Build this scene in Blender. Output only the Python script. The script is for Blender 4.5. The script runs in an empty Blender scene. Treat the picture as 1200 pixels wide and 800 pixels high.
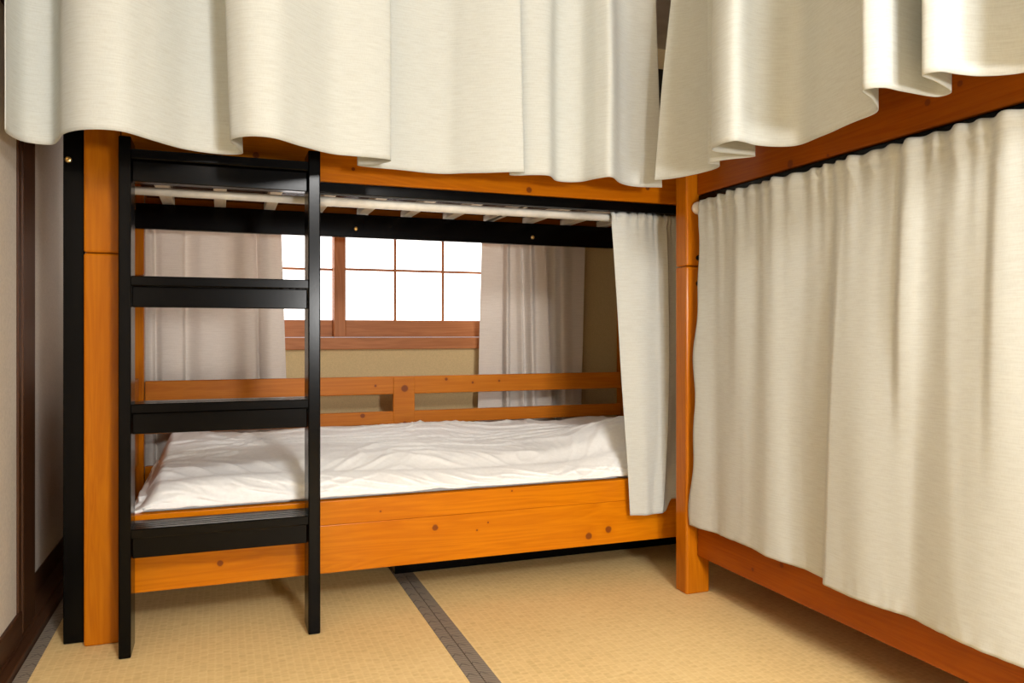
import bpy, bmesh, math, random
from mathutils import Vector, noise
random.seed(4)
H = 0.8                     # every length below is in units of the eye height, 0.8 m
C = bpy.context.scene.collection
PI = math.pi

# ------------------------------------------------------------------ materials
def new_mat(name):
    m = bpy.data.materials.new(name); m.use_nodes = True
    nt = m.node_tree; nt.nodes.clear()
    out = nt.nodes.new('ShaderNodeOutputMaterial')
    b = nt.nodes.new('ShaderNodeBsdfPrincipled')
    nt.links.new(b.outputs[0], out.inputs[0])
    return m, nt, b, out

def N(nt, typ, **kw):
    n = nt.nodes.new(typ)
    for k, v in kw.items():
        if k.startswith('i_'):
            n.inputs[k[2:].replace('_', ' ')].default_value = v
        else: setattr(n, k, v)
    return n

def math_n(nt, op, a, b=None, c=None):
    n = nt.nodes.new('ShaderNodeMath'); n.operation = op
    for i, x in enumerate((a, b, c)):
        if x is None: continue
        if isinstance(x, (int, float)): n.inputs[i].default_value = x
        else: nt.links.new(x, n.inputs[i])
    return n.outputs[0]

def ramp(nt, fac, stops):
    r = nt.nodes.new('ShaderNodeValToRGB')
    el = r.color_ramp.elements
    while len(el) < len(stops): el.new(0.5)
    for e, (p, c) in zip(el, stops): e.position = p; e.color = (*c, 1)
    nt.links.new(fac, r.inputs[0]); return r.outputs[0]

def bump(nt, height, strength, dist, target):
    b = nt.nodes.new('ShaderNodeBump'); b.inputs['Strength'].default_value = strength
    b.inputs['Distance'].default_value = dist
    nt.links.new(height, b.inputs['Height']); nt.links.new(b.outputs[0], target.inputs['Normal'])

def mix(nt, fac, a, b):
    n = nt.nodes.new('ShaderNodeMix'); n.data_type = 'RGBA'
    if isinstance(fac, (int, float)): n.inputs[0].default_value = fac
    else: nt.links.new(fac, n.inputs[0])
    for i, x in ((6, a), (7, b)):
        if isinstance(x, tuple): n.inputs[i].default_value = (*x, 1)
        else: nt.links.new(x, n.inputs[i])
    return n.outputs[2]

def wood(name, axis, light=(0.50, 0.155, 0.004), dark=(0.38, 0.100, 0.002), rough=0.2, knots=(), knotc=(0.16, 0.035, 0.008)):
    m, nt, b, out = new_mat(name)
    tc = N(nt, 'ShaderNodeTexCoord')
    mp = N(nt, 'ShaderNodeMapping')
    sc = [16, 16, 16]; sc['XYZ'.index(axis)] = 0.9
    mp.inputs['Scale'].default_value = sc
    nt.links.new(tc.outputs['Object'], mp.inputs[0])
    vec = mp.outputs[0]
    n1 = N(nt, 'ShaderNodeTexNoise', i_Scale=1.3, i_Detail=3.0, i_Roughness=0.55, i_Distortion=0.9); nt.links.new(vec, n1.inputs['Vector'])
    n2 = N(nt, 'ShaderNodeTexNoise', i_Scale=7.0, i_Detail=4.0, i_Roughness=0.6, i_Distortion=0.2); nt.links.new(vec, n2.inputs['Vector'])
    n3 = N(nt, 'ShaderNodeTexNoise', i_Scale=2.2, i_Detail=1.0); nt.links.new(tc.outputs['Object'], n3.inputs['Vector'])
    rings = math_n(nt, 'FRACT', math_n(nt, 'MULTIPLY', n1.outputs[0], 7.0))
    rings = math_n(nt, 'ABSOLUTE', math_n(nt, 'SUBTRACT', rings, 0.5))
    f = math_n(nt, 'ADD', math_n(nt, 'MULTIPLY', rings, 0.55), math_n(nt, 'MULTIPLY', n2.outputs[0], 0.55))
    f = math_n(nt, 'ADD', f, math_n(nt, 'MULTIPLY', math_n(nt, 'SUBTRACT', n3.outputs[0], 0.5), 0.5))
    col = ramp(nt, f, [(0.2, dark), (0.75, light)])
    for (kx, ky, kz, kr) in knots:
        s = N(nt, 'ShaderNodeVectorMath', operation='SUBTRACT'); nt.links.new(tc.outputs['Object'], s.inputs[0])
        s.inputs[1].default_value = (kx, ky, kz)
        ln = N(nt, 'ShaderNodeVectorMath', operation='LENGTH'); nt.links.new(s.outputs[0], ln.inputs[0])
        d = math_n(nt, 'ADD', ln.outputs['Value'], math_n(nt, 'MULTIPLY', math_n(nt, 'SUBTRACT', n2.outputs[0], 0.5), kr*0.5))
        mr = N(nt, 'ShaderNodeMapRange', interpolation_type='SMOOTHSTEP'); nt.links.new(d, mr.inputs[0])
        mr.inputs[1].default_value = kr*0.75; mr.inputs[2].default_value = kr*1.25
        mr.inputs[3].default_value = 0.85; mr.inputs[4].default_value = 0
        halo = N(nt, 'ShaderNodeMapRange', interpolation_type='SMOOTHSTEP'); nt.links.new(d, halo.inputs[0])
        halo.inputs[1].default_value = kr; halo.inputs[2].default_value = kr*3.5
        halo.inputs[3].default_value = 0.35; halo.inputs[4].default_value = 0
        col = mix(nt, halo.outputs[0], col, dark)
        col = mix(nt, mr.outputs[0], col, knotc)
    nt.links.new(col, b.inputs['Base Color'])
    b.inputs['Roughness'].default_value = rough
    b.inputs['Specular IOR Level'].default_value = 0.16
    bump(nt, n2.outputs[0], 0.12, 0.002, b)
    return m

def linen(name, c1=(0.625, 0.645, 0.61), c2=(0.56, 0.57, 0.53), trans=0.16):
    m, nt, b, out = new_mat(name)
    tc = N(nt, 'ShaderNodeTexCoord')
    mp = N(nt, 'ShaderNodeMapping'); mp.inputs['Scale'].default_value = (9, 130, 1)
    nt.links.new(tc.outputs['UV'], mp.inputs[0])
    n1 = N(nt, 'ShaderNodeTexNoise', i_Scale=2.2, i_Detail=3.0, i_Roughness=0.65); nt.links.new(mp.outputs[0], n1.inputs['Vector'])
    mp2 = N(nt, 'ShaderNodeMapping'); mp2.inputs['Scale'].default_value = (300, 60, 1)
    nt.links.new(tc.outputs['UV'], mp2.inputs[0])
    n2 = N(nt, 'ShaderNodeTexNoise', i_Scale=1.5, i_Detail=1.0); nt.links.new(mp2.outputs[0], n2.inputs['Vector'])
    f = math_n(nt, 'ADD', math_n(nt, 'MULTIPLY', n1.outputs[0], 0.75), math_n(nt, 'MULTIPLY', n2.outputs[0], 0.25))
    col = ramp(nt, f, [(0.34, c2), (0.58, c1)])
    nt.links.new(col, b.inputs['Base Color'])
    b.inputs['Roughness'].default_value = 0.85
    b.inputs['Specular IOR Level'].default_value = 0.15
    b.inputs['Sheen Weight'].default_value = 0.15
    bump(nt, f, 0.25, 0.0015, b)
    t = N(nt, 'ShaderNodeBsdfTranslucent'); nt.links.new(col, t.inputs[0])
    mx = N(nt, 'ShaderNodeMixShader'); mx.inputs[0].default_value = trans
    nt.links.new(b.outputs[0], mx.inputs[1]); nt.links.new(t.outputs[0], mx.inputs[2]); nt.links.new(mx.outputs[0], out.inputs[0])
    return m

def plain(name, col, rough=0.5, spec=0.5, nscale=40, nb=0.1, nd=0.001, var=0.06, metal=0):
    m, nt, b, out = new_mat(name)
    tc = N(nt, 'ShaderNodeTexCoord')
    n1 = N(nt, 'ShaderNodeTexNoise', i_Scale=float(nscale), i_Detail=4.0); nt.links.new(tc.outputs['Object'], n1.inputs['Vector'])
    c2 = tuple(max(0, c*(1-var*2)) for c in col); c3 = tuple(min(1, c*(1+var)) for c in col)
    nt.links.new(ramp(nt, n1.outputs[0], [(0.3, c2), (0.7, c3)]), b.inputs['Base Color'])
    b.inputs['Roughness'].default_value = rough; b.inputs['Specular IOR Level'].default_value = spec
    b.inputs['Metallic'].default_value = metal
    if nb: bump(nt, n1.outputs[0], nb, nd, b)
    return m

def tatami_mat_material():
    m, nt, b, out = new_mat('woven_rush')
    tc = N(nt, 'ShaderNodeTexCoord')
    sx = N(nt, 'ShaderNodeSeparateXYZ'); nt.links.new(tc.outputs['Object'], sx.inputs[0])
    wob = N(nt, 'ShaderNodeTexNoise', i_Scale=9.0, i_Detail=2.0); nt.links.new(tc.outputs['Object'], wob.inputs['Vector'])
    w = math_n(nt, 'MULTIPLY', math_n(nt, 'SUBTRACT', wob.outputs[0], 0.5), 0.004)
    px = math_n(nt, 'DIVIDE', math_n(nt, 'ADD', sx.outputs[0], w), 0.0180)
    cell = math_n(nt, 'FLOOR', px); fx = math_n(nt, 'FRACT', px)
    rx = math_n(nt, 'SINE', math_n(nt, 'MULTIPLY', fx, PI))                       # a rib between two warp lines
    seam = math_n(nt, 'SUBTRACT', 1.0, math_n(nt, 'MINIMUM', math_n(nt, 'MULTIPLY', rx, 1.6), 1.0))
    cb = N(nt, 'ShaderNodeCombineXYZ')                                            # strands differ from rib to rib
    nt.links.new(math_n(nt, 'ADD', math_n(nt, 'MULTIPLY', cell, 7.31), math_n(nt, 'MULTIPLY', sx.outputs[0], 18.0)), cb.inputs[0])
    nt.links.new(math_n(nt, 'MULTIPLY', sx.outputs[1], 95.0), cb.inputs[1])
    n2 = N(nt, 'ShaderNodeTexNoise', i_Scale=1.0, i_Detail=3.0, i_Roughness=0.6); nt.links.new(cb.outputs[0], n2.inputs['Vector'])
    hgt = math_n(nt, 'MULTIPLY', math_n(nt, 'POWER', rx, 0.35), math_n(nt, 'ADD', 0.7, math_n(nt, 'MULTIPLY', n2.outputs[0], 0.6)))
    big = N(nt, 'ShaderNodeTexNoise', i_Scale=3.0, i_Detail=2.0); nt.links.new(tc.outputs['Object'], big.inputs['Vector'])
    f = math_n(nt, 'ADD', math_n(nt, 'MULTIPLY', seam, 0.09), math_n(nt, 'MULTIPLY', n2.outputs[0], 0.75))
    f = math_n(nt, 'ADD', f, math_n(nt, 'MULTIPLY', big.outputs[0], 0.2))
    col = ramp(nt, f, [(0.25, (0.64, 0.44, 0.18)), (0.5, (0.80, 0.58, 0.27)), (0.75, (0.88, 0.68, 0.35))])
    nt.links.new(col, b.inputs['Base Color']); b.inputs['Roughness'].default_value = 0.55
    b.inputs['Specular IOR Level'].default_value = 0.3
    bump(nt, hgt, 0.35, 0.0012, b)
    return m

def border_material():
    m, nt, b, out = new_mat('border_cloth')
    tc = N(nt, 'ShaderNodeTexCoord')
    sx = N(nt, 'ShaderNodeSeparateXYZ'); nt.links.new(tc.outputs['Object'], sx.inputs[0])
    # fine ribs across, with dark scale-like arcs repeated along the tape
    rib = math_n(nt, 'SINE', math_n(nt, 'MULTIPLY', math_n(nt, 'ADD', sx.outputs[1], math_n(nt, 'MULTIPLY', sx.outputs[0], 0.6)), 2*PI/0.0100))
    sx2 = math_n(nt, 'ABSOLUTE', math_n(nt, 'SUBTRACT', math_n(nt, 'FRACT', math_n(nt, 'DIVIDE', sx.outputs[0], 0.039)), 0.5))
    arc = math_n(nt, 'FRACT', math_n(nt, 'ADD', math_n(nt, 'DIVIDE', sx.outputs[1], 0.060), math_n(nt, 'MULTIPLY', sx2, 0.9)))
    arcm = math_n(nt, 'MULTIPLY', math_n(nt, 'LESS_THAN', arc, 0.12), math_n(nt, 'LESS_THAN', sx2, 0.34))
    f = math_n(nt, 'ADD', math_n(nt, 'MULTIPLY', rib, 0.2), 0.55)
    col = ramp(nt, f, [(0.3, (0.125, 0.10, 0.077)), (0.75, (0.31, 0.255, 0.20))])
    col = mix(nt, math_n(nt, 'MULTIPLY', arcm, 0.6), col, (0.075, 0.06, 0.05))
    nt.links.new(col, b.inputs['Base Color']); b.inputs['Roughness'].default_value = 0.8
    bump(nt, rib, 0.3, 0.0006, b)
    return m

KN = []
M = {}
M['wood_x'] = wood('orange_pine_lengthwise', 'X')
M['wood_y'] = wood('orange_pine_crosswise', 'Y')
M['wood_z'] = wood('orange_pine_upright', 'Z')
M['black'] = plain('black_satin_paint', (0.0015, 0.0013, 0.0012), 0.2, 0.13, 60, 0.08, 0.0005)
M['brown'] = wood('dark_brown_stain', 'Z', (0.085, 0.036, 0.016), (0.05, 0.02, 0.009), 0.4)
M['brown_y'] = wood('dark_brown_stain_lengthwise', 'Y', (0.085, 0.036, 0.016), (0.05, 0.02, 0.009), 0.4)
M['cedar'] = wood('window_cedar', 'X', (0.50, 0.20, 0.075), (0.36, 0.13, 0.045), 0.45)
M['cedar_z'] = wood('window_cedar_upright', 'Z', (0.50, 0.20, 0.075), (0.36, 0.13, 0.045), 0.45)
M['slat'] = wood('pale_slat_wood', 'Y', (0.84, 0.77, 0.64), (0.76, 0.67, 0.52), 0.6)
M['rod'] = plain('cream_enamel', (0.80, 0.77, 0.69), 0.3, 0.5, 30, 0, 0)
M['ball'] = plain('white_plastic', (0.80, 0.74, 0.68), 0.4, 0.5, 30, 0, 0)
M['linen'] = linen('natural_linen')
M['linen_grey'] = linen('greyish_linen', (0.86, 0.80, 0.74), (0.78, 0.72, 0.66), 0.25)
M['brass'] = plain('brass_bolt', (0.75, 0.50, 0.18), 0.3, 0.5, 30, 0, 0, metal=1)
M['plaster'] = plain('olive_sand_plaster', (0.62, 0.47, 0.25), 0.9, 0.1, 220, 0.25, 0.001, 0.05)
M['dark_plaster'] = plain('brown_sand_plaster', (0.25, 0.20, 0.13), 0.9, 0.1, 220, 0.25, 0.001, 0.05)
M['ceiling'] = plain('ceiling_board', (0.78, 0.74, 0.66), 0.8, 0.2, 12, 0, 0)
M['paper'] = plain('fusuma_paper', (0.66, 0.60, 0.52), 0.8, 0.15, 160, 0.25, 0.001, 0.05)
M['sheet'] = plain('white_cotton', (0.92, 0.915, 0.90), 0.85, 0.15, 90, 0.1, 0.0006, 0.02)
M['board'] = plain('subfloor', (0.12, 0.08, 0.05), 0.8, 0.2, 12, 0, 0)
M['rush'] = tatami_mat_material()
M['border'] = border_material()
def shoji():
    m, nt, b, out = new_mat('backlit_shoji_paper')
    tc = N(nt, 'ShaderNodeTexCoord')
    n1 = N(nt, 'ShaderNodeTexNoise', i_Scale=30.0); nt.links.new(tc.outputs['Object'], n1.inputs['Vector'])
    col = ramp(nt, n1.outputs[0], [(0.3, (0.97, 0.97, 0.98)), (0.7, (1, 1, 1))])
    nt.links.new(col, b.inputs['Base Color']); nt.links.new(col, b.inputs['Emission Color'])
    b.inputs['Emission Strength'].default_value = 2.6; b.inputs['Roughness'].default_value = 0.8
    return m
M['shoji'] = shoji()

# ------------------------------------------------------------------ geometry helpers
def link(name, bm, mat, parent=None, bev=0.0, smooth=False, seg=2):
    me = bpy.data.meshes.new(name)
    org = parent.matrix_world.translation.copy() if parent is not None else Vector((0, 0, 0))
    root = parent
    if parent is not None:
        org = Vector((0, 0, 0)); p = parent
        while p is not None: org += p.location; p = p.parent
    else:
        vs = [v.co for v in bm.verts]
        org = Vector(((min(v.x for v in vs)+max(v.x for v in vs))/2, (min(v.y for v in vs)+max(v.y for v in vs))/2, min(v.z for v in vs)))
    for v in bm.verts: v.co -= org
    bmesh.ops.recalc_face_normals(bm, faces=bm.faces)
    bm.to_mesh(me); bm.free()
    o = bpy.data.objects.new(name, me); C.objects.link(o)
    me.materials.append(mat)
    if parent is not None: o.parent = parent
    else: o.location = org
    if smooth:
        for p in me.polygons: p.use_smooth = True
    if bev:
        b = o.modifiers.new('bevel', 'BEVEL'); b.width = bev*H; b.segments = seg; b.limit_method = 'ANGLE'
        b.angle_limit = math.radians(40)
    return o

def box(bm, x0, x1, y0, y1, z0, z1):
    x0, x1, y0, y1, z0, z1 = [v*H for v in (x0, x1, y0, y1, z0, z1)]
    v = [bm.verts.new(p) for p in ((x0,y0,z0),(x1,y0,z0),(x1,y1,z0),(x0,y1,z0),(x0,y0,z1),(x1,y0,z1),(x1,y1,z1),(x0,y1,z1))]
    for f in ((0,3,2,1),(4,5,6,7),(0,1,5,4),(1,2,6,5),(2,3,7,6),(3,0,4,7)): bm.faces.new([v[i] for i in f])

def bx(name, mat, parent, *dims, bev=0.004):
    bm = bmesh.new()
    if isinstance(dims[0], (list, tuple)):
        for d in dims: box(bm, *d)
    else: box(bm, *dims)
    return link(name, bm, mat, parent, bev)

def cyl(bm, a, b, r0, r1=None, n=24, caps=True):
    a = Vector(a)*H; b = Vector(b)*H; r0 *= H; r1 = r0 if r1 is None else r1*H
    d = (b-a).normalized(); s = d.orthogonal().normalized(); t = d.cross(s)
    A = [bm.verts.new(a+(s*math.cos(2*PI*i/n)+t*math.sin(2*PI*i/n))*r0) for i in range(n)]
    B = [bm.verts.new(b+(s*math.cos(2*PI*i/n)+t*math.sin(2*PI*i/n))*r1) for i in range(n)]
    for i in range(n): bm.faces.new((A[i], A[(i+1)%n], B[(i+1)%n], B[i]))
    if caps: bm.faces.new(A[::-1]); bm.faces.new(B)

def lathe(bm, origin, axis, prof, n=24):
    o = Vector(origin)*H; d = Vector(axis).normalized(); s = d.orthogonal().normalized(); t = d.cross(s)
    rings = []
    for (h, r) in prof:
        rings.append([bm.verts.new(o+d*h*H+(s*math.cos(2*PI*i/n)+t*math.sin(2*PI*i/n))*r*H) for i in range(n)])
    for a, b in zip(rings, rings[1:]):
        for i in range(n): bm.faces.new((a[i], a[(i+1)%n], b[(i+1)%n], b[i]))
    bm.faces.new(rings[0][::-1]); bm.faces.new(rings[-1])

def bolt(parent, pos, axis, r=0.009, mat='brass'):
    bm = bmesh.new()
    lathe(bm, pos, axis, [(0, r), (0.003, r), (0.007, r*0.8), (0.008, r*0.45), (0.0045, r*0.4), (0.0045, 0.0005)], 16)
    return link('bolt', bm, M[mat], parent, smooth=False)

def thing(name, label, cat, loc, group=None):
    o = bpy.data.objects.new(name, None); C.objects.link(o); o.location = Vector(loc)*H
    o.empty_display_size = 0.1
    o['label'] = label; o['category'] = cat
    if group: o['group'] = group
    return o
def tag(o, label, cat, group=None):
    o['label'] = label; o['category'] = cat
    if group: o['group'] = group
    return o
def struct(o): o['kind'] = 'structure'; return o
def sthing(name, loc=(0, 0, 0)):
    o = bpy.data.objects.new(name, None); C.objects.link(o); o.location = Vector(loc)*H; o['kind'] = 'structure'; return o

def prism(bm, prof, x0, x1):
    """profile in (y, z), extruded along x"""
    A = [bm.verts.new((x0*H, y*H, z*H)) for y, z in prof]; B = [bm.verts.new((x1*H, y*H, z*H)) for y, z in prof]
    n = len(prof)
    for i in range(n): bm.faces.new((A[i], A[(i+1)%n], B[(i+1)%n], B[i]))
    bm.faces.new(A[::-1]); bm.faces.new(B)

def crspline(pts, per):
    out = []; n = len(pts)
    for i in range(n-1):
        p0 = pts[max(i-1, 0)]; p1 = pts[i]; p2 = pts[i+1]; p3 = pts[min(i+2, n-1)]
        # centripetal Catmull-Rom
        def tj(ti, a, b): return ti+max(1e-4, math.dist(a, b))**0.5
        t0 = 0; t1 = tj(t0, p0, p1) if p0 != p1 else 1e-2; t2 = tj(t1, p1, p2); t3 = tj(t2, p2, p3) if p2 != p3 else t2+1e-2
        for k in range(per):
            t = t1+(t2-t1)*k/per
            def L(a, b, ta, tb): return [a[j]*(tb-t)/(tb-ta)+b[j]*(t-ta)/(tb-ta) for j in range(2)]
            A1 = L(p0, p1, t0, t1); A2 = L(p1, p2, t1, t2); A3 = L(p2, p3, t2, t3)
            B1 = L(A1, A2, t0, t2); B2 = L(A2, A3, t1, t3)
            out.append(L(B1, B2, t1, t2))
    out.append(list(pts[-1])); return out

def cloth(name, mat, fn, nu, nv, width, height, parent=None, thick=0.0022):
    """fn(u, v) -> (x, y, z) in H units, v=0 at the hem"""
    bm = bmesh.new(); uvl = bm.loops.layers.uv.new('cloth')
    g = [[bm.verts.new(Vector(fn(i/nu, j/nv))*H) for i in range(nu+1)] for j in range(nv+1)]
    for j in range(nv):
        for i in range(nu):
            f = bm.faces.new((g[j][i], g[j][i+1], g[j+1][i+1], g[j+1][i]))
            for l, (a, b) in zip(f.loops, ((i, j), (i+1, j), (i+1, j+1), (i, j+1))):
                l[uvl].uv = (a/nu*width*H, b/nv*height*H)
    o = link(name, bm, mat, parent, smooth=True)
    s = o.modifiers.new('thickness', 'SOLIDIFY'); s.thickness = thick; s.offset = 0
    return o

# ------------------------------------------------------------------ room shell
XL, XR, YB, YF, ZC = -0.60, 2.93, 4.15, -3.4, 2.72
struct(bx('floor', M['board'], None, XL-.3, XR+.1, YF-.1, YB+.3, -0.16, -0.061, bev=0))
struct(bx('ceiling', M['ceiling'], None, XL-.3, XR+.1, YF-.1, YB+.3, ZC, ZC+.06, bev=0))
struct(bx('wall_right', M['plaster'], None, XR, XR+.1, YF-.1, YB+.1, -0.06, ZC, bev=0))
struct(bx('wall_front', M['dark_plaster'], None, XL-.3, XR, YF-.1, YF, -0.06, ZC, bev=0))
# back wall around the window opening
WX0, WX1, WZ0, WZ1 = -0.46, 1.68, 0.914, 1.95
struct(bx('wall_back', M['plaster'], None, (XL-.3, WX0, YB, YB+.14, -0.06, ZC), (WX1, XR, YB, YB+.14, -0.06, ZC),
          (WX0, WX1, YB, YB+.14, -0.06, WZ0), (WX0, WX1, YB, YB+.14, WZ1, ZC), bev=0))
struct(bx('wall_left', M['plaster'], None, (XL-.3, XL-.06, YF, YB, -0.06, ZC), (XL-.06, XL, YF, YB, 2.02, ZC), bev=0))
# window
w = sthing('window_1', (0.61, YB, WZ0))
bx('window_sill', M['cedar'], w, WX0, WX1, YB-.035, YB+.12, WZ0, WZ0+.062, bev=0.004)
bx('window_head', M['cedar'], w, WX0, WX1, YB-.02, YB+.12, WZ1-.05, WZ1, bev=0.004)
bx('window_jamb', M['cedar_z'], w, WX0, WX0+.04, YB-.02, YB+.12, WZ0+.062, WZ1-.05)
bx('window_jamb', M['cedar_z'], w, WX1-.04, WX1, YB-.02, YB+.12, WZ0+.062, WZ1-.05)
def sash(x0, x1, y, parent):
    z0 = WZ0+.064; z1 = WZ1-.052; st = 0.06
    bx('sash_rail', M['cedar'], parent, x0+st, x1-st, y, y+.035, z0, 1.068, bev=0.003)
    bx('sash_rail', M['cedar'], parent, x0+st, x1-st, y, y+.035, z1-.03, z1, bev=0.003)
    bx('sash_stile', M['cedar_z'], parent, x0, x0+st, y-.004, y+.037, z0, z1, bev=0.003)
    bx('sash_stile', M['cedar_z'], parent, x1-st, x1, y-.004, y+.037, z0, z1, bev=0.003)
    d = []
    x = x0+st+.265
    while x < x1-st-.05: d.append((x-.006, x+.006, y+.010, y+.022, 1.068, z1-.03)); x += .265
    for zz in (1.335, 1.605): d.append((x0+st, x1-st, y+.008, y+.024, zz-.006, zz+.006))
    bx('lattice', M['cedar'], parent, *d, bev=0)
    bx('paper_pane', M['shoji'], parent, x0+st, x1-st, y+.025, y+.028, 1.068, z1-.03, bev=0)
sash(0.553, WX1-.042, YB+.012, w)
sash(WX0+.042, 0.612, YB+.062, w)

# left wall of sliding fusuma panels
door = sthing('door_1', (XL, 1.9, 0))
bx('door_panel', M['paper'], door, XL-.03, XL-.004, 1.10, 2.86, 0.114, 1.97, bev=0)
bx('door_rail', M['brown_y'], door, XL-.04, XL+.006, 1.10, 2.895, 0.03, 0.114, bev=0.004)
bx('door_stile', M['brown'], door, XL-.03, XL+.003, 2.86, 2.895, 0.114, 1.97, bev=0.004)
d2 = sthing('door_2', (XL, 3.6, 0))
bx('door_panel', M['paper'], d2, XL-.058, XL-.045, 3.02, YB-.02, 0.114, 1.97, bev=0)
bx('door_rail', M['brown_y'], d2, XL-.06, XL-.042, 2.93, YB-.02, 0.03, 0.114, bev=0)
bx('door_stile', M['brown'], d2, XL-.06, XL+.004, 2.915, 3.09, 0.03, 1.97, bev=0.005)
d3 = sthing('door_3', (XL, 0, 0))
bx('door_panel', M['paper'], d3, XL-.055, XL-.035, YF+.02, 1.08, 0.114, 1.97, bev=0)
bx('door_rail', M['brown_y'], d3, XL-.06, XL-.03, YF+.02, 1.09, 0.03, 0.114, bev=0)
struct(bx('trim_1', M['brown_y'], None, (XL-.06, XL+.037, YF, YB, -0.06, 0.022), (XL-.06, XL+.01, YF, YB, 0.022, 0.03), bev=0.004))
struct(bx('trim_2', M['brown_y'], None, XL-.06, XL+.03, YF, YB, 1.97, 2.06, bev=0.004))

# tatami mats, cloth borders along their long sides
def tatami(x0, x1, label):
    t = thing('tatami_mat', label, 'tatami mat', ((x0+x1)/2, 1.0, -0.055), 'tatami mats on the floor')
    bx('rush_surface', M['rush'], t, x0+.0415, x1-.0415, YF+.01, YB-.02, -0.058, -0.0005, bev=0.001)
    bx('border', M['border'], t, x0+.001, x0+.0415, YF+.01, YB-.02, -0.058, 0.0008, bev=0.0015)
    bx('border', M['border'], t, x1-.0415, x1-.001, YF+.01, YB-.02, -0.058, 0.0008, bev=0.0015)
tatami(-.562, .711, 'straw tatami mat under the black ladder, from the left wall to the dark border')
tatami(.711, XR-.01, 'straw tatami mat right of the dark border, in front of the corner post')

# ------------------------------------------------------------------ bunk beds
RF = 2.835      # front face of the left bed's rails
def P(px, py, Y):          # where a mark seen in the photograph sits on a face at depth Y (for knots)
    r = (px-600)/920; X = (r*.9376+.3476)/(-r*.3476+.9376)*Y; t = Y/(-r*.3476+.9376)
    return (X, Y, 1+(390-py)/920*t)

bed = thing('bunk_bed', 'orange pine bunk bed with black trim, below the window behind the black ladder', 'bunk bed', (0.75, 3.35, 0), 'pine bunk beds')
bo = Vector((0.75, 3.35, 0))*H
def kn(lst, Y): return [tuple((Vector(P(x, y, Y))*H-bo))+(r,) for x, y, r in lst]
M['rail_front'] = wood('orange_pine_side_rail', 'X', (0.64, 0.20, 0.003), (0.50, 0.135, 0.002), 0.2,
   kn([(258, 660, .008), (510, 618, .009), (690, 628, .011), (713, 620, .011), (572, 612, .003), (559, 621, .003), (446, 599, .003), (600, 575, .003)], RF))
M['rail_top'] = wood('orange_pine_top_rail', 'X', (0.64, 0.20, 0.003), (0.50, 0.135, 0.002), 0.2,
   kn([(300, 182, .009), (414, 198, .005), (620, 222.5, .009), (759, 220, .008)], 2.82))
M['rail_guard'] = wood('orange_pine_guard', 'X', (0.56, 0.185, 0.012), (0.44, 0.125, 0.006), 0.38,
   kn([(474, 455, .014), (440, 452, .005), (523, 444, .006), (554, 448, .005), (585, 446, .005), (525, 464, .008), (425, 487, .009), (474, 496, .009)], 3.85))
BX0, BX1 = -0.41, 2.16
ST = 1.256       # joint between stacked bunks
def post(x0, x1, y0, y1, mat='wood_z', bd=bed, top=2.10, bolts=()):
    a = bx('post', M[mat], bd, x0, x1, y0, y1, 0, ST-.001, bev=0.007)
    b = bx('upper_post', M[mat], bd, x0, x1, y0, y1, ST+.001, top, bev=0.007)
    return a, b
post(BX0, BX0+.105, 2.815, 2.90); post(BX1-.105, BX1, 2.815, 2.90)
post(BX0, BX0+.09, 3.83, 3.91); post(BX1-.09, BX1, 3.83, 3.91)
for (x0, x1) in ((-.475, -.413), (BX1+.003, BX1+.065)):
    for (y0, y1) in ((2.86, 2.905), (3.84, 3.885)):
        e = bx('outer_post', M['black'], bed, x0, x1, y0, y1, 0, 2.10, bev=0.004)
        if x0 < 0 and y0 < 3:
            bolt(e, (-.4595, 2.86, 1.556), (0, -1, 0), .0105); bolt(e, (-.458, 2.86, 1.66), (0, -1, 0), .0105)
# lower bunk
lr = bx('side_rail', M['rail_front'], bed, (BX0+.107, BX1-.107, RF, RF+.04, .149, .3182), (BX0+.107, BX1-.107, RF+.0004, RF+.04, .3188, .404), bev=0.0022)
bx('support_panel', M['black'], bed, .675, BX1-.11, 3.215, 3.25, .002, .298, bev=0.002)
bx('back_side_rail', M['wood_x'], bed, BX0+.092, BX1-.092, 3.85, 3.885, .149, .404, bev=0.004)
for zz in ((.697, .785), (.548, .612)): bx('guard_rail', M['rail_guard'], bed, BX0+.092, BX1-.092, 3.85, 3.875, zz[0], zz[1], bev=0.004)
for X in (.80,): bx('guard_post', M['rail_guard'], bed, X, X+.108, 3.846, 3.874, .54, .784, bev=0.003)
for x0, x1 in ((BX0+.02, BX0+.06), (BX1-.06, BX1-.02)):
    bx('end_rail', M['wood_y'], bed, x0, x1, 2.902, 3.828, .149, .404)
    bx('end_panel', M['wood_y'], bed, x0+.03, x0+.05, 2.902, 3.828, .42, .80)
for i in range(12):
    X = -.22+i*.2
    bx('lower_slat', M['slat'], bed, X, X+.07, 2.88, 3.845, .30, .325, bev=0.003)
bx('slat_ledger', M['wood_x'], bed, BX0+.11, BX1-.11, RF+.042, RF+.07, .27, .299, bev=0.002)
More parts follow.
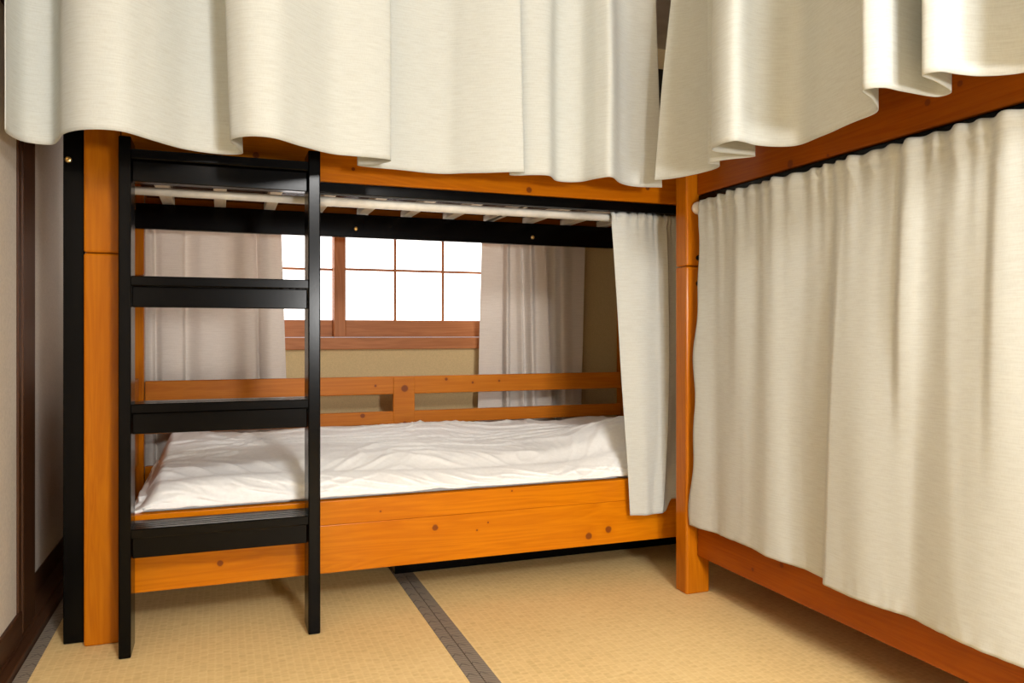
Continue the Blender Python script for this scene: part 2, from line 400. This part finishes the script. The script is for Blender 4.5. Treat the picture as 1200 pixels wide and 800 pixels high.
# upper bunk
bx('upper_side_rail', M['rail_top'], bed, BX0+.107, BX1-.107, 2.82, 2.87, 1.533, 1.74, bev=0.006)
bx('upper_ledger', M['black'], bed, BX0+.107, BX1-.107, 2.826, 2.868, 1.493, 1.531, bev=0.003)
bx('upper_back_rail', M['wood_x'], bed, BX0+.092, BX1-.092, 3.86, 3.895, 1.575, 1.74)
bb = bx('back_ledger', M['black'], bed, BX0+.01, BX1-.01, 3.795, 3.827, 1.458, 1.57, bev=0.004)
for (bxx, byy) in ((417, 268), (624, 278)): bolt(bb, P(bxx, byy, 3.795), (0, -1, 0), .010)
for i in range(11): 
    X = -.245+i*.2165
    bx('slat', M['slat'], bed, X, X+.05, 2.872, 3.858, 1.574, 1.604, bev=0.003)
bx('slat', M['slat'], bed, 1.275, 1.30, 2.872, 3.858, 1.574, 1.604, bev=0.002)
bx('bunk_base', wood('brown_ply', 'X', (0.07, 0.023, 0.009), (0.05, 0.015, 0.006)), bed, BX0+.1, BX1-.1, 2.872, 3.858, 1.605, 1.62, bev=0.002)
for x0, x1 in ((BX0+.02, BX0+.06), (BX1-.06, BX1-.02)):
    bx('upper_end_rail', M['wood_y'], bed, x0, x1, 2.902, 3.828, 1.54, 1.74)
    bx('upper_end_panel', M['wood_y'], bed, x0, x0+.03, 2.902, 3.828, 1.80, 2.05)
bx('upper_guard_rail', M['black'], bed, BX0+.107, BX1-.107, 2.83, 2.86, 1.78, 2.092)
for z0, z1 in ((1.83, 1.90), (1.98, 2.06)): bx('upper_guard_rail', M['wood_x'], bed, BX0+.092, BX1-.092, 3.86, 3.89, z0, z1)

# right bed
bed2 = thing('bunk_bed', 'orange pine bunk bed along the right, its corner post standing on the tatami', 'bunk bed', (2.25, 1.35, 0), 'pine bunk beds')
RX = 1.712
bo2 = Vector((2.25, 1.35, 0))*H
def PX(px, py, X):
    r = (px-600)/920; a = r*.9376+.3476; t = X/a
    return (X, (-r*.3476+.9376)*t, 1+(390-py)/920*t)
def kn2(lst, X): return [tuple((Vector(PX(x, y, X))*H-bo2))+(r,) for x, y, r in lst]
M['rail2_shaded'] = wood('orange_pine_right_rail_shaded', 'Y', (0.36, 0.085, 0.003), (0.27, 0.055, 0.002), 0.2,  # same pine, darkened: the shade on these rails is put into the colour
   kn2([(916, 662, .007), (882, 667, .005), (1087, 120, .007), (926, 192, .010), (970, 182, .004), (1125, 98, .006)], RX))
a, b = post(1.666, 1.770, 2.578, 2.656, bd=bed2)
for (bx_, by_) in ((818, 302), (818, 332)):
    X = (.2370*.9376+.3476)/(-.2370*.3476+.9376)*2.578; 
    bolt(b if by_ < 317 else a, P(bx_, by_, 2.578), (0, -1, 0), .010, 'black')
post(1.666, 1.770, .06, .138, bd=bed2); post(2.80, 2.88, 2.578, 2.656, bd=bed2); post(2.80, 2.88, .06, .138, bd=bed2)
bx('side_rail', M['rail2_shaded'], bed2, RX, RX+.04, .14, 2.576, .145, .285, bev=0.005)
bx('upper_side_rail', M['rail2_shaded'], bed2, RX, RX+.05, .14, 2.576, 1.528, 1.74, bev=0.005)
bx('upper_ledger', M['black'], bed2, RX+.006, RX+.048, .14, 2.576, 1.493, 1.526, bev=0.003)
bx('back_side_rail', M['wood_y'], bed2, 2.82, 2.86, .14, 2.576, .145, .285)
bx('back_ledger', M['black'], bed2, 2.81, 2.85, .14, 2.576, 1.458, 1.57)
bx('upper_back_rail', M['wood_y'], bed2, 2.82, 2.86, .14, 2.576, 1.58, 1.74)
for i in range(11):
    Y = .30+i*.205
    bx('slat', M['slat'], bed2, RX+.052, 2.818, Y, Y+.05, 1.572, 1.602, bev=0.003)
bx('bunk_base', M['wood_y'], bed2, RX+.052, 2.818, .14, 2.576, 1.603, 1.618, bev=0.002)
for y0 in (.08, 2.6):
    bx('end_rail', M['wood_x'], bed2, 1.772, 2.798, y0, y0+.04, .145, .285)
    bx('end_panel', M['wood_x'], bed2, 1.772, 2.798, y0, y0+.03, .45, .80)
    bx('upper_end_rail', M['wood_x'], bed2, 1.772, 2.798, y0, y0+.04, 1.54, 1.74)
bx('lower_base', M['wood_y'], bed2, RX+.042, 2.82, .14, 2.576, .20, .225, bev=0.002)
for z0, z1 in ((1.83, 1.90), (1.98, 2.06)): bx('upper_guard_rail', M['wood_y'], bed2, RX, RX+.03, .14, 2.576, z0, z1)

# ------------------------------------------------------------------ ladder
lad = thing('ladder', 'black wooden bunk ladder with four grooved steps, standing on the tatami', 'ladder', (0.01, 2.72, 0))
LY0, LY1 = 2.67, 2.795
lx = (-.2945, -.2595, .271, .3105)
for i, (x0, x1) in enumerate(((lx[0], lx[1]), (lx[2], lx[3]))):
    bx('leg', M['black'], lad, x0, x1, LY0, LY1, 0, 1.605, bev=0.004)
for zt in (1.567, 1.176, .781, .395):
    y = LY0; th = .030
    prof = [(y, zt-.003), (y+.003, zt)]
    for k in range(3):
        g = y+.022+k*.024
        prof += [(g, zt), (g+.003, zt-.006), (g+.007, zt-.006), (g+.010, zt)]
    prof += [(LY1, zt), (LY1, zt-th), (y+.003, zt-th), (y, zt-th+.003)]
    bm = bmesh.new(); prism(bm, prof, lx[1]+.0008, lx[2]-.0008)
    link('tread', bm, M['black'], lad)
    bx('step_apron', M['black'], lad, lx[1]+.0008, lx[2]-.0008, LY0+.025, LY0+.052, zt-th-.066, zt-th-.0005, bev=0.003)

# ------------------------------------------------------------------ curtain rods
rod = thing('curtain_rod', 'cream telescopic curtain rod under the upper bunk, behind the black ladder', 'curtain rod', (.75, 2.87, 1.46))
ry, rz = 2.888, 1.474
bm = bmesh.new(); cyl(bm, (-.303, ry, rz), (.335, ry, rz), .0140); link('inner_tube', bm, M['rod'], rod, smooth=False)
bm = bmesh.new(); lathe(bm, (.33, ry, rz), (1, 0, 0), [(0, .0145), (0, .0172), (.045, .0175), (.047, .0165), (1.489, .0165)], 28); link('outer_tube', bm, M['rod'], rod)
for o in rod.children:
    for p in o.data.polygons: p.use_smooth = len(p.vertices) == 4
rod2 = thing('curtain_rod', 'white ended curtain rod against the orange corner post, carrying the wide lower curtain', 'curtain rod', (1.70, 1.5, 1.47))
r2x, r2z = 1.706, 1.476
bm = bmesh.new(); cyl(bm, (r2x, .145, r2z), (r2x, 2.54, r2z), .0135); link('tube', bm, M['rod'], rod2)
bm = bmesh.new(); lathe(bm, (r2x, 2.575, r2z), (0, -1, 0), [(0, .012), (.002, .020), (.010, .024), (.020, .024), (.029, .020), (.034, .0145)], 24); link('end_cap', bm, M['ball'], rod2, smooth=True)

# ------------------------------------------------------------------ big upper curtains
def smooth(a, b, x):
    t = max(0, min(1, (x-a)/(b-a))); return t*t*(3-2*t)
def plan_curtain(name, hem, dx, z0, z1, flat, per=10, nv=60, seed=0, hz=None, normal=(0, 1)):
    crv = crspline(hem, per); dxs = crspline([(i, d) for i, d in enumerate(dx)], per)
    # smooth the corners a little
    for _ in range(2):
        crv = [crv[0]]+[[(crv[i-1][j]+2*crv[i][j]+crv[i+1][j])/4 for j in range(2)] for i in range(1, len(crv)-1)]+[crv[-1]]
    acc = [0]
    for a, b in zip(crv, crv[1:]): acc.append(acc[-1]+math.dist(a, b))
    tot = acc[-1]; n = len(crv)-1
    bm = bmesh.new(); uvl = bm.loops.layers.uv.new('cloth'); g = []
    for j in range(nv+1):
        v = j/nv; z = z0+(z1-z0)*v; row = []
        for i, (x, y) in enumerate(crv):
            s = v*(z1-z0)
            d = dxs[i][1]*s/0.55
            X, Y = (x+d, y) if normal == (0, 1) else (x, y+d)
            # folds soften towards the rod
            if normal == (0, 1): Y = Y+(flat-Y)*(0.12*smooth(.35, 1.0, v)+0.78*smooth(.72, 1.0, v))
            else: X = X+(flat-X)*(0.12*smooth(.35, 1.0, v)+0.78*smooth(.72, 1.0, v))
            w = noise.noise(Vector((acc[i]*3.0+seed, z*1.6, 0)))*.010*smooth(0, .3, v)+noise.noise(Vector((acc[i]*11+seed, z*2.5, 3)))*.0022
            if normal == (0, 1): Y += w
            else: X += w
            zz = z+(noise.noise(Vector((acc[i]*6+seed, 7, 0)))*.003 if j < 3 else 0)
            row.append(bm.verts.new(Vector((X, Y, zz))*H))
        g.append(row)
    for j in range(nv):
        for i in range(n):
            f = bm.faces.new((g[j][i], g[j][i+1], g[j+1][i+1], g[j+1][i]))
            for l, (a, b) in zip(f.loops, ((i, j), (i+1, j), (i+1, j+1), (i, j+1))): l[uvl].uv = (acc[a]*H, b/nv*(z1-z0)*H)
    o = link(name, bm, M['linen'], None, smooth=True)
    s = o.modifiers.new('thickness', 'SOLIDIFY'); s.thickness = 0.0025; s.offset = 0
    return o
HL = [(-0.554,2.50),(-0.560,2.553),(-0.536,2.642),(-0.474,2.655),(-0.443,2.593),(-0.41,2.488),(-0.347,2.425),(-0.265,2.414),(-0.191,2.478),(-0.093,2.588),(0.0,2.615),(0.062,2.579),(0.026,2.419),(0.059,2.364),(0.093,2.342),(0.144,2.343),(0.233,2.421),(0.328,2.493),(0.391,2.495),(0.461,2.495),(0.515,2.515),(0.48,2.59),(0.424,2.618),(0.49,2.645),(0.588,2.656),(0.736,2.665),(0.806,2.62),(0.915,2.56),(0.990,2.545),(0.955,2.60),(0.975,2.605),(1.028,2.575),(1.09,2.566),(1.16,2.645),(1.239,2.628),(1.273,2.548),(1.302,2.504),(1.4,2.604),(1.484,2.640),(1.585,2.622)]
DL = [0.0]*len(HL)
for i in (11, 12, 13): DL[i] = -.02
for i in (10, 14): DL[i] = -.014
for i in (27, 28, 29, 30, 31): DL[i] = -.014
for i, d in ((37, -.012), (38, -.02), (39, -.022)): DL[i] = d
uc = plan_curtain('curtain', HL, DL, 1.557, 2.492, 2.56, seed=1.3)
tag(uc, 'wide cream linen curtain hanging over the upper bunk above the black ladder', 'curtain', 'linen bunk curtains')
HR = [(1.482,2.504),(1.544,2.414),(1.578,2.276),(1.545,2.20),(1.495,2.187),(1.521,2.128),(1.587,2.064),(1.50,2.05),(1.40,2.03),(1.395,1.912),(1.50,1.935),(1.605,1.9),(1.590,1.771),(1.570,1.632),(1.555,1.542),(1.46,1.46),(1.38,1.406),(1.405,1.375),(1.478,1.383),(1.591,1.39),(1.589,1.356),(1.50,1.31),(1.422,1.283),(1.435,1.254),(1.493,1.25),(1.553,1.24),(1.611,1.194),(1.60,1.09),(1.48,1.05),(1.47,.98),(1.58,.90),(1.60,.78),(1.50,.70),(1.56,.60),(1.59,.48),(1.56,.36)]
DR = [0.0]*len(HR)
for i, d in ((0, -.095), (1, -.05), (2, -.02)): DR[i] = d
uc2 = plan_curtain('curtain', HR, DR, 1.557, 2.492, 1.52, seed=5.1, normal=(1, 0))
tag(uc2, 'cream linen curtain with deep folds over the upper bunk on the right', 'curtain', 'linen bunk curtains')
# their rods, high up near the ceiling
for (a, b, lab) in (((-.59, 2.56, 2.51), (1.46, 2.56, 2.51), 'cream rod at ceiling height carrying the curtain above the ladder'),
                    ((1.52, 2.54, 2.51), (1.52, .3, 2.51), 'cream rod at ceiling height carrying the right upper curtain')):
    bm = bmesh.new(); cyl(bm, a, b, .014); tag(link('curtain_rod', bm, M['rod']), lab, 'curtain rod')

# ------------------------------------------------------------------ lower right curtain, gathered on its rod
CY0, CY1 = 0.20, 2.515
def rc(u, v):
    Y = CY1+(CY0-CY1)*u; ztop = 1.498; zb = .272
    Yw = Y+.010*math.sin(Y*9+v*2)*(1-v)
    wav = noise.noise(Vector((Y*2.2, 1.5, 0)))
    g = noise.noise(Vector((Y*17, 9.1, 0)))*1.0+math.sin(Y*95+3.5*noise.noise(Vector((Y*6, 0, 0))))*.45
    top = max(0.0, v)
    ripple = g*(math.exp(-(1-v)/.075)*.010+math.exp(-(1-v)/.22)*.0025)
    ripple += (max(0, 1-abs(noise.noise(Vector((Y*13+(1-v)*5.0, (1-v)*6, 31))))*4))**2*.006*smooth(0, .03, 1-v)*math.exp(-(1-v)/.07)
    # soft broad folds, opening towards the hem
    b = (noise.noise(Vector((Y*3.6+.25*(1-v), 4.7+.15*v, 0)))*.075+noise.noise(Vector((Y*8.5-.3*v, 2.2, .4*v)))*.020)*(.30+.70*smooth(0, .75, 1-v))
    # one sharp pleat near px 950-970
    def pleat(c, wd, tail, amp):      # the cloth comes forward at c, then lies back slowly
        return amp*(1-smooth(c, c+wd, Y))*smooth(c-tail, c, Y)
    pl = pleat(1.83-.06*v, .07, .45, .046*(.30+.70*smooth(0, .7, 1-v)))+pleat(2.09, .12, .16, .016)
    pl += pleat(1.55, .04, .11, .022*smooth(.30, .7, v))+pleat(1.43-.07*(1-v), .07+.10*(1-v), .30, .018+.034*(1-v))+pleat(1.285, .035, .12, .012*smooth(.2, .7, v))
    pl += pleat(2.27, .07, .12, .012*smooth(.1, .8, v))+pleat(1.0, .1, .3, .03*(1-v))
    X = 1.688-b*.40-ripple-pl-.006*(1-v)
    # rod pocket and heading
    z = zb+(ztop-zb)*v
    if v > .965: X += 0.004
    pk = math.exp(-((z-1.476)/.022)**2)*.008
    X -= pk+.004
    z += g*.005*smooth(.93, 1, v)
    z += (noise.noise(Vector((Y*2.0, 8, 0)))*.010+noise.noise(Vector((Y*14, 8, 0)))*.002)*(1-smooth(0, .25, v))
    X += noise.noise(Vector((Y*34, 2, v*20)))*.0030*math.exp(-v/.03)
    # left selvedge wavers
    e = math.exp(-u/.012)
    Yw += e*(.009*math.sin(v*13+1)+.007*math.sin(v*27))*(1-v**6)+e*.045*(1-v)
    return (min(X, 1.689), Yw, z)
lc = cloth('curtain', M['linen'], rc, 480, 150, 2.35*1.25, 1.24)
tag(lc, 'wide cream linen curtain closing the lower bunk of the right bed', 'curtain', 'linen bunk curtains')

# ------------------------------------------------------------------ side curtain of the left bed
def sc(u, v):
    ztop = 1.4925; zb = .268
    vv = v
    # front edge x at the top and at the hem
    xl = 1.513+(-.0)*(1-v)
    w_top = .215; 
    if u < .62:
        a = u/.62
        left = 1.485+.055*(1-v)**1.2; right = 1.742-.052*(1-v)**3-.004*math.sin(v*PI)
        X = left+(right-left)*a
        Y = 2.862-.072*(1-v)**.5-.012*math.sin(a*PI)
        Y += math.sin(a*PI*3+1)*.005
    else:
        a = (u-.62)/.38
        x0 = 1.742-.052*(1-v)**3-.004*math.sin(v*PI)
        X = x0+(-.01+.10*a)*1+.04*math.sin(a*PI)*(0)
        Y = 2.862-.072*(1-v)**.5+.012*a+.01*math.sin(a*PI)
        if a > .25: zb += .05*smooth(.25, .6, a)
    z = zb+(ztop-zb)*v
    g = math.sin(u*62+noise.noise(Vector((u*7, 0, 0)))*2)
    Y -= g*.0075*math.exp(-(1-v)/.035)+math.sin(u*21)*.006*math.exp(-(1-v)/.2)
    Y -= math.exp(-((z-rz)/.02)**2)*.010+.004
    z -= abs(g)*.002*smooth(.95, 1, v)
    Y += noise.noise(Vector((u*5, v*3, 2)))*.010*(1-v)
    return (X, min(Y, 2.868-.004), z)
sd = cloth('curtain', M['linen'], sc, 150, 110, .40, 1.17)
tag(sd, 'narrow cream curtain pushed aside beside the orange corner post', 'curtain', 'linen bunk curtains')

# ------------------------------------------------------------------ window curtains
def window_curtain(name, pts_b, pts_t, zb, zt, label):
    cb = crspline(pts_b, 10); ct = crspline(pts_t, 10)
    n = len(cb)-1
    def fn(u, v):
        i = min(n, round(u*n)); b = cb[i]; t = ct[i]
        w = noise.noise(Vector((u*4, v*3, zb)))*.006
        return (b[0]+(t[0]-b[0])*v, b[1]+(t[1]-b[1])*v+w, zb+(zt-zb)*v)
    o = cloth(name, M['linen_grey'], fn, n, 50, 1.0, zt-zb)
    tag(o, label, 'curtain', 'window curtains'); return o
y = 4.035
def pl(xs, base=y):
    return [(x, base+d) for x, d in xs]
lb = [(-.36,.03),(-.30,-.01),(-.285,.02),(-.25,-.015),(-.17,-.02),(-.155,.03),(-.08,-.015),(0,-.02),(.07,.005),(.13,-.02),(.165,-.005),(.185,.05),(.20,.01),(.235,-.025),(.28,-.02),(.318,.0)]
lt = [(-.36,.03),(-.31,-.01),(-.295,.02),(-.26,-.015),(-.175,-.02),(-.16,.03),(-.09,-.015),(-.03,-.01),(.04,.0),(.10,-.02),(.135,-.005),(.155,.05),(.17,.01),(.205,-.025),(.235,-.02),(.262,.0)]
window_curtain('window_curtain', pl(lb), pl(lt), .30, 2.04, 'greyish linen window curtain left of the bright window panes')
rb = [(1.292,.0),(1.36,-.015),(1.43,-.01),(1.448,.02),(1.455,-.035),(1.475,-.02),(1.485,.03),(1.535,.01),(1.56,-.03),(1.575,.02),(1.60,.035),(1.62,-.03),(1.65,-.01),(1.735,-.03),(1.755,.04),(1.775,.04),(1.79,-.035),(1.85,-.01),(1.905,.0)]
rt = [(1.335,.0),(1.39,-.015),(1.44,-.01),(1.452,.02),(1.455,-.035),(1.475,-.02),(1.485,.03),(1.51,.01),(1.525,-.03),(1.54,.02),(1.56,.035),(1.58,-.03),(1.61,-.01),(1.655,-.03),(1.675,.04),(1.755,.03),(1.775,-.035),(1.86,-.01),(1.955,.0)]
window_curtain('window_curtain', pl(rb), pl(rt), .30, 2.04, 'greyish linen window curtain right of the bright window panes')
bm = bmesh.new(); cyl(bm, (-.58, y, 2.055), (2.2, y, 2.055), .012); tag(link('curtain_rod', bm, M['rod']), 'slim rod above the window carrying the greyish curtains', 'curtain rod')

# ------------------------------------------------------------------ bedding
mt = bx('mattress', M['sheet'], None, -.285, 2.03, 2.915, 3.81, .327, .420, bev=0.02)
tag(mt, 'white mattress lying under the rumpled duvet in the lower bunk', 'mattress')
def ridge(p, s):
    n = noise.noise(p*s); return (1-abs(n)*2.2)
def duvet(u, v):
    X0, X1 = -.268, 2.02
    # edge ripple
    X = X0+(X1-X0)*u
    a = v*1.25
    hump = .095*math.exp(-((X-1.85)/.30)**2-((a-.78)/.25)**2)+.03*math.exp(-((X-1.60)/.20)**2-((a-.78)/.2)**2)
    top = .505+hump+.022*noise.noise(Vector((X*2.3, a*2.2, 1)))+.012*math.sin(X*3.1+1.0)*a
    top += .045*(1-a)*(a < 1)
    top += (.018-.012*math.exp(-((X-.08)/.2)**2))*(1-min(a, 1))*(1-smooth(1.0, 1.4, X))
    if a <= 1:               # the top, from the back to the rounded front
        Y = 3.80+(2.965-3.80)*a
        z = top
        e = smooth(.88, 1.0, a); z -= e*.025
        z -= .035*(1-smooth(0, .05, a))
    else:
        b = (a-1)/.25; th = b*PI/2
        Y = 2.965-.105*math.sin(th)**.8
        z = (top-.025)-(top-.025-.408)*(1-math.cos(th))**.75
    # round off the ends
    lend = 1-smooth(0, .035, u)
    z -= (z-.40)*lend*.85
    if a < 1.0: z = max(z, .434)
    # creases
    p = Vector((X, a, 0)); q = p+Vector((noise.noise(p*2.1), noise.noise(p*2.1+Vector((5, 5, 0))), 0))*.28
    w1 = noise.noise(Vector((q.x*3.2+q.y*2.0, q.y*9-q.x*1.0, 2)))
    w2 = noise.noise(Vector((q.x*8-q.y*3, q.y*17+q.x*4.5, 6)))
    cr = (max(0, 1-abs(w1)*3.2))**2*.010+(max(0, 1-abs(w2)*3.0))**2*.0026
    fine = noise.noise(Vector((q.x*24, q.y*30, 3)))*.0014
    amp = (1-lend*.7)
    if a <= 1: z += (cr-.006+fine)*amp*(1-smooth(.9, 1, a)*.5)
    else:
        dg = noise.noise(Vector((X*7-b*2.2, b*1.5, 12)))
        cr += (max(0, 1-abs(dg)*5))**2*.010
        Y -= (cr*.9+fine*1.5-.004)*amp*math.sin(min(1, b*1.05)*PI)
    if a > 1: 
        z += .004*noise.noise(Vector((X*9, 3, 3)))*math.sin(b*PI)+(.008+.010*max(0, noise.noise(Vector((X*6, 1, 3))))+.010*max(0, noise.noise(Vector((X*15, 1, 3)))))*smooth(.75, 1, b)*.6
        Y = max(Y, 2.846)
    return (X+.02*noise.noise(Vector((0, a*6, z*9)))*lend, Y, z)
bm_d = cloth('duvet', M['sheet'], duvet, 420, 150, 2.1, 1.1, thick=0.006)
tag(bm_d, 'rumpled white duvet spread over the lower bunk bed', 'duvet')

# ------------------------------------------------------------------ light and camera
def area(name, loc, target, size, power, col, shape='DISK'):
    l = bpy.data.lights.new(name, 'AREA'); l.shape = shape; l.size = size; l.energy = power; l.color = col
    o = bpy.data.objects.new(name, l); C.objects.link(o); o.location = loc
    o.rotation_euler = (Vector(target)-Vector(loc)).to_track_quat('-Z', 'Y').to_euler(); return o
area('standing_lamp', (0.82, -1.45, 0.95), (0.70, 2.3, 0.75), 0.30, 50, (1.0, 0.985, 0.96))
area('ceiling_lamp', (0.55, -1.0, 1.95), (0.6, 1.9, 0.4), 0.40, 46, (1.0, 0.985, 0.96))
area('bounce_fill', (0.35, -0.3, 1.55), (0.35, -0.29, 2.2), 0.5, 29, (1.0, 0.99, 0.97))  # added fill light, bounced off the ceiling to soften the room
wd = bpy.data.worlds.new('world'); bpy.context.scene.world = wd; wd.use_nodes = True
bg = wd.node_tree.nodes['Background']; bg.inputs[0].default_value = (0.9, 0.95, 1, 1); bg.inputs[1].default_value = 1.0

cam = bpy.data.cameras.new('camera'); co = bpy.data.objects.new('camera', cam); C.objects.link(co)
cam.sensor_width = 36; cam.lens = 920/1200*36; cam.shift_y = -10/1200; cam.clip_start = 0.02
co.location = (0, 0, H); co.rotation_euler = (PI/2, 0, -math.atan2(.3476, .9376))
sc_ = bpy.context.scene; sc_.camera = co
sc_.view_settings.view_transform = 'Standard'; sc_.view_settings.look = 'None'; sc_.view_settings.gamma = 1
sc_.view_settings.use_curve_mapping = False; sc_.view_settings.exposure = 0.0
